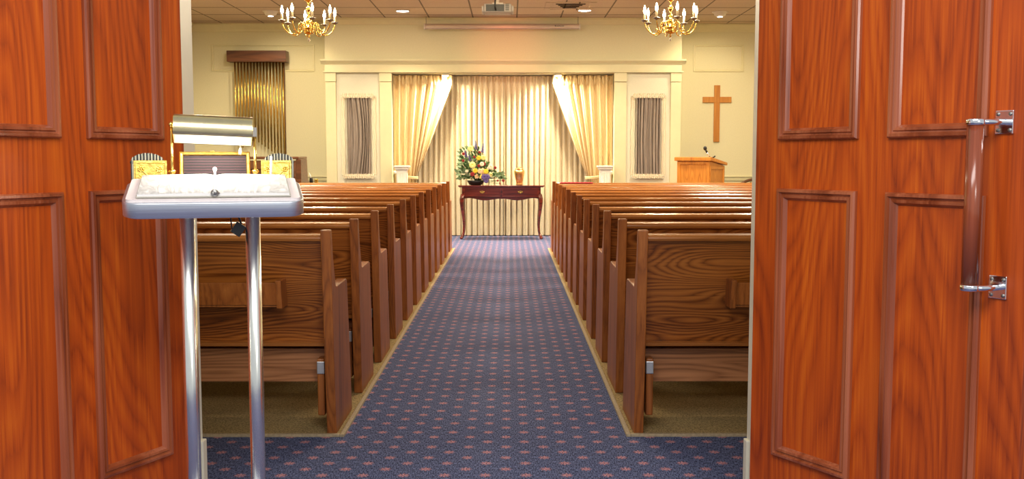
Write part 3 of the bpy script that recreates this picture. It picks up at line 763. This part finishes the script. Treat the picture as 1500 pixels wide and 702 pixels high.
for sx in (-1,1):
    for sy in (-1,1):
        pts=[];rs=[]
        for (off,z,r_) in ((0,.66,.034),(.012,.60,.036),(.014,.54,.033),(.006,.44,.026),(-.008,.32,.020),(-.014,.20,.017),(-.008,.10,.015),(.006,.05,.017),(.018,.028,.024),(.024,.014,.026),(.022,.003,.020)):
            pts.append((sx*(.572+off),sy*.15+sy*off*.6-.007,z)); rs.append(r_)
        part(MB().tube(pts,rs,12),'leg',M['mahog'],tb)
ur=thing('urn','tall gold urn with a lid at the right of the table','urn',(.150,14.84,.80))
part(MB().lathe([(.045,0),(.05,.01),(.046,.02),(.048,.04),(.060,.09),(.074,.15),(.080,.195),(.074,.222),(.058,.232),(.054,.236)],28),'body',M['urn'],ur)
part(MB().lathe([(.064,.236),(.068,.241),(.064,.247),(.04,.252),(.016,.258),(.008,.266),(.010,.274),(.004,.280)],28),'lid',M['urn'],ur)

# flower arrangement: frame seen in the photo as x offset / height above table
fl=thing('flower_arrangement','mixed yellow, red and purple flower arrangement in a dark bowl','flowers',(-.50,14.83,.80))
part(MB().lathe([(.07,0),(.10,.008),(.125,.05),(.132,.07),(.12,.07),(.11,.055)],24),'bowl',M['black'],fl)
def leaf(mb,p,d,L,W,up=None):
    p=Vector(p); d=Vector(d).normalized(); a=Vector((rnd.uniform(-.4,.4),-1,rnd.uniform(-.3,.6))); sd=d.cross(a).normalized(); nn=sd.cross(d)
    vs=[]; m=5
    for i in range(m+1):
        tt=i/m; w=W*math.sin(PI*min(1,tt*.92+.06))**.8; c=p+d*L*tt-nn*.15*L*tt*tt
        vs+= [c-sd*w+nn*w*.3, c, c+sd*w+nn*w*.3]
    fs=[]
    for i in range(m):
        for j in (0,1): a_=i*3+j; fs.append((a_,a_+1,a_+4,a_+3))
    mb.add([tuple(q) for q in vs],fs,True)
heads=[]  # (kind, x, z) from the arrangement's own outline
H=[('pyellow',-.075,.545,.045),('redf',-.18,.465,.024),('redf',-.185,.365,.022),('redf',.06,.49,.022),('yellow',.045,.405,.038),('pyellow',.14,.41,.04),
   ('pyellow',-.045,.30,.052),('yellow',-.005,.215,.04),('peach',.07,.21,.04),('peach',.13,.21,.045),('yellow',.19,.205,.04),('redf',-.045,.165,.035),
   ('yellow',.095,.125,.035),('redf',.145,.315,.034),('cream',.095,.315,.035),('cream',.27,.27,.04),('cream',.235,.25,.03),('redf',.355,.26,.024),
   ('pyellow',.27,.155,.032),('redf',.50,.07,.022),('redf',.40,.07,.018),('redf',.44,.03,.014),('peach',.02,.13,.035),('redf',-.02,.42,.02),('purple',.16,.12,.05),('purple',.21,.125,.045),('purple',.19,.07,.04),
   ('cream',-.13,.21,.026),('redf',.05,.29,.026),('peach',.16,.165,.03)]
stm=MB(); fol=MB(); folp=MB()
def blossom(kind,c,r):
    mb=MB(); c=Vector(c); L=4
    for ring in range(3):
        n_=(5,8,11)[ring]; ln=r*(.55,.85,1.05)[ring]; tilt=R((62,32,6)[ring])
        for k in range(n_):
            a=2*PI*(k+.5*ring)/n_
            dirp=Vector((math.cos(a)*math.cos(tilt),-math.sin(tilt)-.1,math.sin(a)*math.cos(tilt)))
            sd=Vector((-math.sin(a),0,math.cos(a)))*ln*.34
            b0=c; b1=c+dirp*ln*.6; b2=c+dirp*ln+Vector((0,.25*ln,0))
            mb.add([tuple(b0),tuple(b1-sd),tuple(b2-sd*.5),tuple(b2+sd*.5),tuple(b1+sd)],[(0,1,2,3,4)],False)
    mb.ball(tuple(c),(r*.35,r*.3,r*.35),8,6)
    return mb
for kind,x,z,r in H:
    x=x*(.82 if x>.1 else 1); r*=.92
    z=max(z,r+.005)
    y=-.05-.10*(1-abs(x-.1)/.6)*(1-z/.6)+rnd.uniform(-.03,.03)
    base=(x*.15+.02,0,.06)
    stm.tube([base,(x*.6,y*.5,z*.6+.02),(x,y+.01,z)],.004,5)
    nm={'pyellow':'chrysanthemum','yellow':'rose','peach':'rose','cream':'lily','redf':'carnation','purple':'iris'}[kind]
    part(blossom(kind,(x,y,z),r),nm,M[kind],fl,{'pyellow':'pale yellow bloom','yellow':'deep yellow bloom','peach':'peach bloom','cream':'cream bloom','redf':'dark red bloom','purple':'purple bloom'}[kind])
for (x0,z0,x1,z1) in ((.005,.53,.0,.66),(.10,.49,.115,.62),(-.14,.42,-.16,.52),(-.08,.36,-.10,.46)):
    mb=MB()
    for k in range(26):
        tt=k/25; a=k*2.4
        mb.ball((x0+(x1-x0)*tt+.016*(1-.6*tt)*math.cos(a),-.03+.016*(1-.6*tt)*math.sin(a),z0+(z1-z0)*tt),.009*(1.1-.6*tt),6,5)
    part(mb,'delphinium',M['purple'],fl,'tall purple flower spike')
    stm.tube([(0,0,.06),(x0*.7,-.02,z0*.6),(x0,-.03,z0),(x1,-.03,z1)],.004,5)
def inside(x,z):
    if z<.02: return False
    top=.55-2.2*max(0,x-.06) if x<.2 else .25-.55*(x-.2)
    lo=.0 if x<.25 else .02
    left=-.24+.25*max(0,z-.45)
    return x>left and z<min(top,.56) and z>lo-.02
cnt=0
while cnt<430:
    x=rnd.uniform(-.25,.40); z=rnd.uniform(.10,.55)
    if not inside(x,z): continue
    if x>.33 and rnd.random()<.45: continue
    if z>.4 and rnd.random()<.55: continue
    y=rnd.uniform(-.09,.10)*(1-z)
    d=Vector((x-.05,-.1+rnd.uniform(-.3,.3),z-.1+.1)).normalized()+Vector((rnd.uniform(-.7,.7),rnd.uniform(-.5,.3),rnd.uniform(-.7,.5)))
    leaf(fol if rnd.random()<.6 else folp,(x,y,z),d,rnd.uniform(.04,.075),rnd.uniform(.010,.018)); cnt+=1
for (x,z,dx,dz) in ((-.24,.16,-1,.1),(-.26,.2,-1,.3),(-.22,.10,-1,-.1),(.32,.16,1,.2),(.36,.15,1,.1),(.35,.12,1,0),(.38,.13,1,.1),(.40,.10,1,0),(.30,.12,1,.1),(.37,.16,.6,.3),(-.21,.28,-1,.2),(-.19,.33,-1,.2)):
    for q in range(3): leaf(folp,(x+rnd.uniform(-.02,.02),rnd.uniform(-.06,.0),z+rnd.uniform(-.015,.015)),(dx,-.2,dz+rnd.uniform(-.4,.4)),.06,.018)
    stm.tube([(.05,0,.08),(x*.6,-.01,.10),(x,-.02,z)],.0025,5)
part(fol,'foliage',M['leaf'],fl,recalc=False); part(folp,'foliage',M['leafp'],fl,'pale grey green leaves',recalc=False); part(stm,'stems',M['leaf'],fl)

# ------------------------------------------------------------------ pulpit lectern with microphone
le=thing('pulpit','honey oak pulpit at the front right below the cross','pulpit',(2.70,14.0,0),R(-36))
hw=.245
part(MB().prism([(-.23,0),(-.23,1.165),(.25,1.095),(.25,0)],-hw,hw,'x'),'body',M['lectern'],le,bevel=.005)
part(MB().prism([(-.275,1.165),(-.275,1.215),(-.245,1.22),(.30,1.14),(.30,1.10),(-.23,1.165)],-hw-.03,hw+.03,'x'),'top',M['lectern'],le,bevel=.006)
part(MB().ringframe(-hw,hw,.06,1.16,[(0,0),(0,.012),(.045,.012),(.052,.0)],-.23,-1),'face_frame',M['lectern'],le,bevel=.002)
part(MB().box(-hw-.02,hw+.02,-.25,.27,0,.10),'plinth',M['lectern'],le,bevel=.006)
part(MB().ringframe(-.23,.25,.06,1.09,[(0,0),(0,.010),(.04,.010),(.045,.0)],0,-1,Matrix.Translation((hw,0,0))@Matrix.Rotation(R(90),4,'Z')),'side_frame',M['lectern'],le,bevel=.002)
q=Matrix.Translation((2.70,14.0,0))@Matrix.Rotation(R(-36),4,'Z')@Vector((.14,.02,1.200))
mi=thing('microphone','small black microphone with a silver neck on the pulpit','microphone',q)
part(MB().lathe([(.04,-.012),(.042,.002),(.03,.012),(.01,.014)],18),'base',M['black'],mi)
part(MB().tube([(0,0,.01),(-.03,0,.05),(-.055,0,.09)],.011,10),'neck',M['chrome'],mi)
part(MB().tube([(-.05,0,.08),(-.07,0,.12)],.014,10).ball((-.078,0,.14),(.026,.026,.03),12,8),'head',M['black'],mi)
part(MB().tube([(.03,0,.01),(.05,-.02,.02),(.06,-.02,.035)],.010,8),'clip',M['black'],mi)
# armchair at far right
ac=thing('armchair','wooden armchair with a rounded striped back behind the right pews','chair',(3.86,14.9,0),R(8))
cw=.34
def archp(w,zt,zb,k=20): return [(-w,zb)]+[(-w*math.cos(PI*i/k),zt-.17+.17*math.sin(PI*i/k)) for i in range(k+1)]+[(w,zb)]
part(MB().prism(archp(cw-.035,.855,.50),.25,.29,'y'),'back_cushion',M['uph'],ac,bevel=.01)
fr_=MB().tube([(-cw,.27,.05)]+[(-cw*math.cos(PI*i/20),.27,.715+.17*math.sin(PI*i/20)) for i in range(21)]+[(cw,.27,.05)],.022,10)
part(fr_,'back_frame',M['walnut'],ac)
part(MB().box(-.30,.30,-.28,.26,.38,.47),'seat',M['uph'],ac,bevel=.03,seg=3)
for sx in (-1,1):
    part(MB().tube([(sx*.33,.26,.66),(sx*.34,0,.67),(sx*.33,-.24,.65)],.02,10),'arm',M['walnut'],ac)
    part(MB().tube([(sx*.31,-.26,0),(sx*.32,-.25,.40),(sx*.33,-.24,.65)],.02,10),'leg',M['walnut'],ac)
    part(MB().tube([(sx*.30,.27,.40),(sx*.31,.30,0)],.02,10),'leg',M['walnut'],ac)
# organ
og=thing('organ','dark brown organ console behind the left front pew','organ',(-3.53,13.85,0))
part(MB().box(-.66,.62,-.30,-.26,.06,1.17),'back_panel',M['walnut'],og,bevel=.004)
part(MB().box(-.70,.66,-.32,.25,1.19,1.225),'lid',M['walnut'],og,bevel=.008)
for x0,x1 in ((-.72,-.66),(.62,.69)):
    part(MB().prism([(-.31,0),(-.31,1.19),(.10,1.19),(.16,.90),(.42,.80),(.42,.66),(.20,.6),(.20,0)],x0,x1,'x'),'side_panel',M['walnut'],og,bevel=.008)
part(MB().box(-.66,.62,-.26,.42,.66,.74),'keyboard_shelf',M['walnut'],og)
kb=MB()
for k in range(52): kb.box(-.58+.022*k,-.5605+.022*k,.20,.36,.742,.755)
part(kb,'keys',M['paper'],og)
part(MB().ringframe(-.6,.56,.15,1.1,[(0,0),(0,.012),(.05,.012),(.06,0)],-.30,-1),'panel_frame',M['walnut'],og)
part(MB().box(-.70,.70,-.33,.20,0,.06),'plinth',M['walnut'],og)
# small stand with candle lighter
pt=thing('side_table','small round side table between organ and front wall','side table',(-2.84,14.53,0))
part(MB().lathe([(.15,.81),(.155,.82),(.15,.83)],28),'table_top',M['walnut'],pt)
part(MB().lathe([(.02,.03),(.035,.2),(.02,.4),(.03,.6),(.02,.81)],16),'column',M['walnut'],pt)
part(MB().lathe([(.13,0),(.13,.02),(.04,.035)],24),'foot',M['walnut'],pt)
cd=thing('desk_pen_holder','dark cup with a thin pale stick leaning out of it','holder',(-2.895,14.50,.83))
part(MB().lathe([(.022,0),(.026,.01),(.024,.075),(.020,.085)],16),'cup',M['black'],cd)
part(MB().tube([(0,0,.06),(-.014,0,.12),(-.030,0,.165)],[.006,.009,.002],8),'stick',M['paper'],cd)
o=MB().box(-.025,.025,-.015,.015,0,.07).build('card_box',M['gold'],bevel=.004); o.location=(-2.82,14.50,.83); tag(o,'small gold block beside the dark cup on the side table','box')

# ------------------------------------------------------------------ lights
def light(kind,name,loc,energy,col,rot=(0,0,0),**k):
    l=bpy.data.lights.new(name,kind); l.energy=energy; l.color=col
    for a,v in k.items(): setattr(l,a,v)
    o=bpy.data.objects.new(name,l); C.objects.link(o); o.location=loc; o.rotation_euler=rot; return o
WARM=(1,.80,.50); WARM2=(1,.87,.66); NEU=(.96,.97,1.0)
for y,e_ in ((5.0,12),(7.4,25),(10.0,75),(12.6,95)):
    for x in (-3.0,2.8):
        light('AREA','ceiling_lamp_light',(x,y,CZ-.03),e_,WARM2,shape='DISK',size=.5)
for y,e_ in ((6.0,30),(9.2,40),(12.4,60)): light('AREA','aisle_lamp_light',(-.1,y,CZ-.03),e_,(1,.80,.54),shape='DISK',size=.4)
for x,y in ((-1.505,14.15),(1.06,14.1)): light('SPOT','downlight_light',(x,y,CZ-.03),120,WARM,spot_size=R(110),spot_blend=.6,shadow_soft_size=.08)
light('SPOT','added_floor_spot',(-.1,12.7,CZ-.03),900,(1,.70,.50),(R(9),0,0),spot_size=R(52),spot_blend=.9,shadow_soft_size=.1)  # added spot without a fixture, brightens the carpet before the table
for x,y in ((-3.38,14.25),(3.0,14.3)): light('SPOT','spotlight_light',(x,y,CZ-.09),70,WARM,(R(35),0,0),spot_size=R(110),spot_blend=.7,shadow_soft_size=.05)
for x in (-.96,.735):
    light('SPOT','recess_lamp_light',(x,15.0,NZ-.06),340,(1,.88,.62),(R(6),0,0),spot_size=R(155),spot_blend=1,shadow_soft_size=.06)
for c in (c1,c2): light('POINT','chandelier_light',(c.location.x,c.location.y,2.78),75,WARM,shadow_soft_size=.10)
light('SPOT','added_red_wall_spot',(-.05,13.2,2.6),35,(1,.22,.12),(R(96),0,0),spot_size=R(50),spot_blend=1,shadow_soft_size=.03)  # added red spot hanging free of the projector, tints the centre wall
lp=SM@Vector((0,.10,1.272))
light('AREA','reading_lamp_light',lp,1.3,(1,.92,.78),(R(-25),0,R(16)),shape='RECTANGLE',size=.17,size_y=.02)
# foyer ceiling lights
light('AREA','foyer_light',(-.2,.6,2.75),75,(1,.97,.93),(R(30),0,0),shape='RECTANGLE',size=2.4,size_y=.9)
light('AREA','foyer_wall_light',(1.6,-.8,2.0),24,(1,.96,.9),(R(70),0,R(25)),shape='DISK',size=.8)

w=bpy.data.worlds.new('World'); sc.world=w; w.use_nodes=True
bg=w.node_tree.nodes['Background']; bg.inputs[0].default_value=(.93,.96,1,1); bg.inputs[1].default_value=.6

# ------------------------------------------------------------------ camera
cam=bpy.data.cameras.new('camera'); co=bpy.data.objects.new('camera',cam); C.objects.link(co)
cam.sensor_width=36; cam.lens=36*1450/1500; cam.clip_start=.05
pitch=math.atan(121/1450); yaw=math.atan(4/1450)
co.location=(0,0,1.22); co.rotation_euler=(PI/2-pitch,0,-yaw)
sc.camera=co
vs=sc.view_settings; sc.display_settings.display_device='sRGB'
vs.view_transform='Standard'; vs.look='None'; vs.exposure=0; vs.gamma=1; vs.use_curve_mapping=False
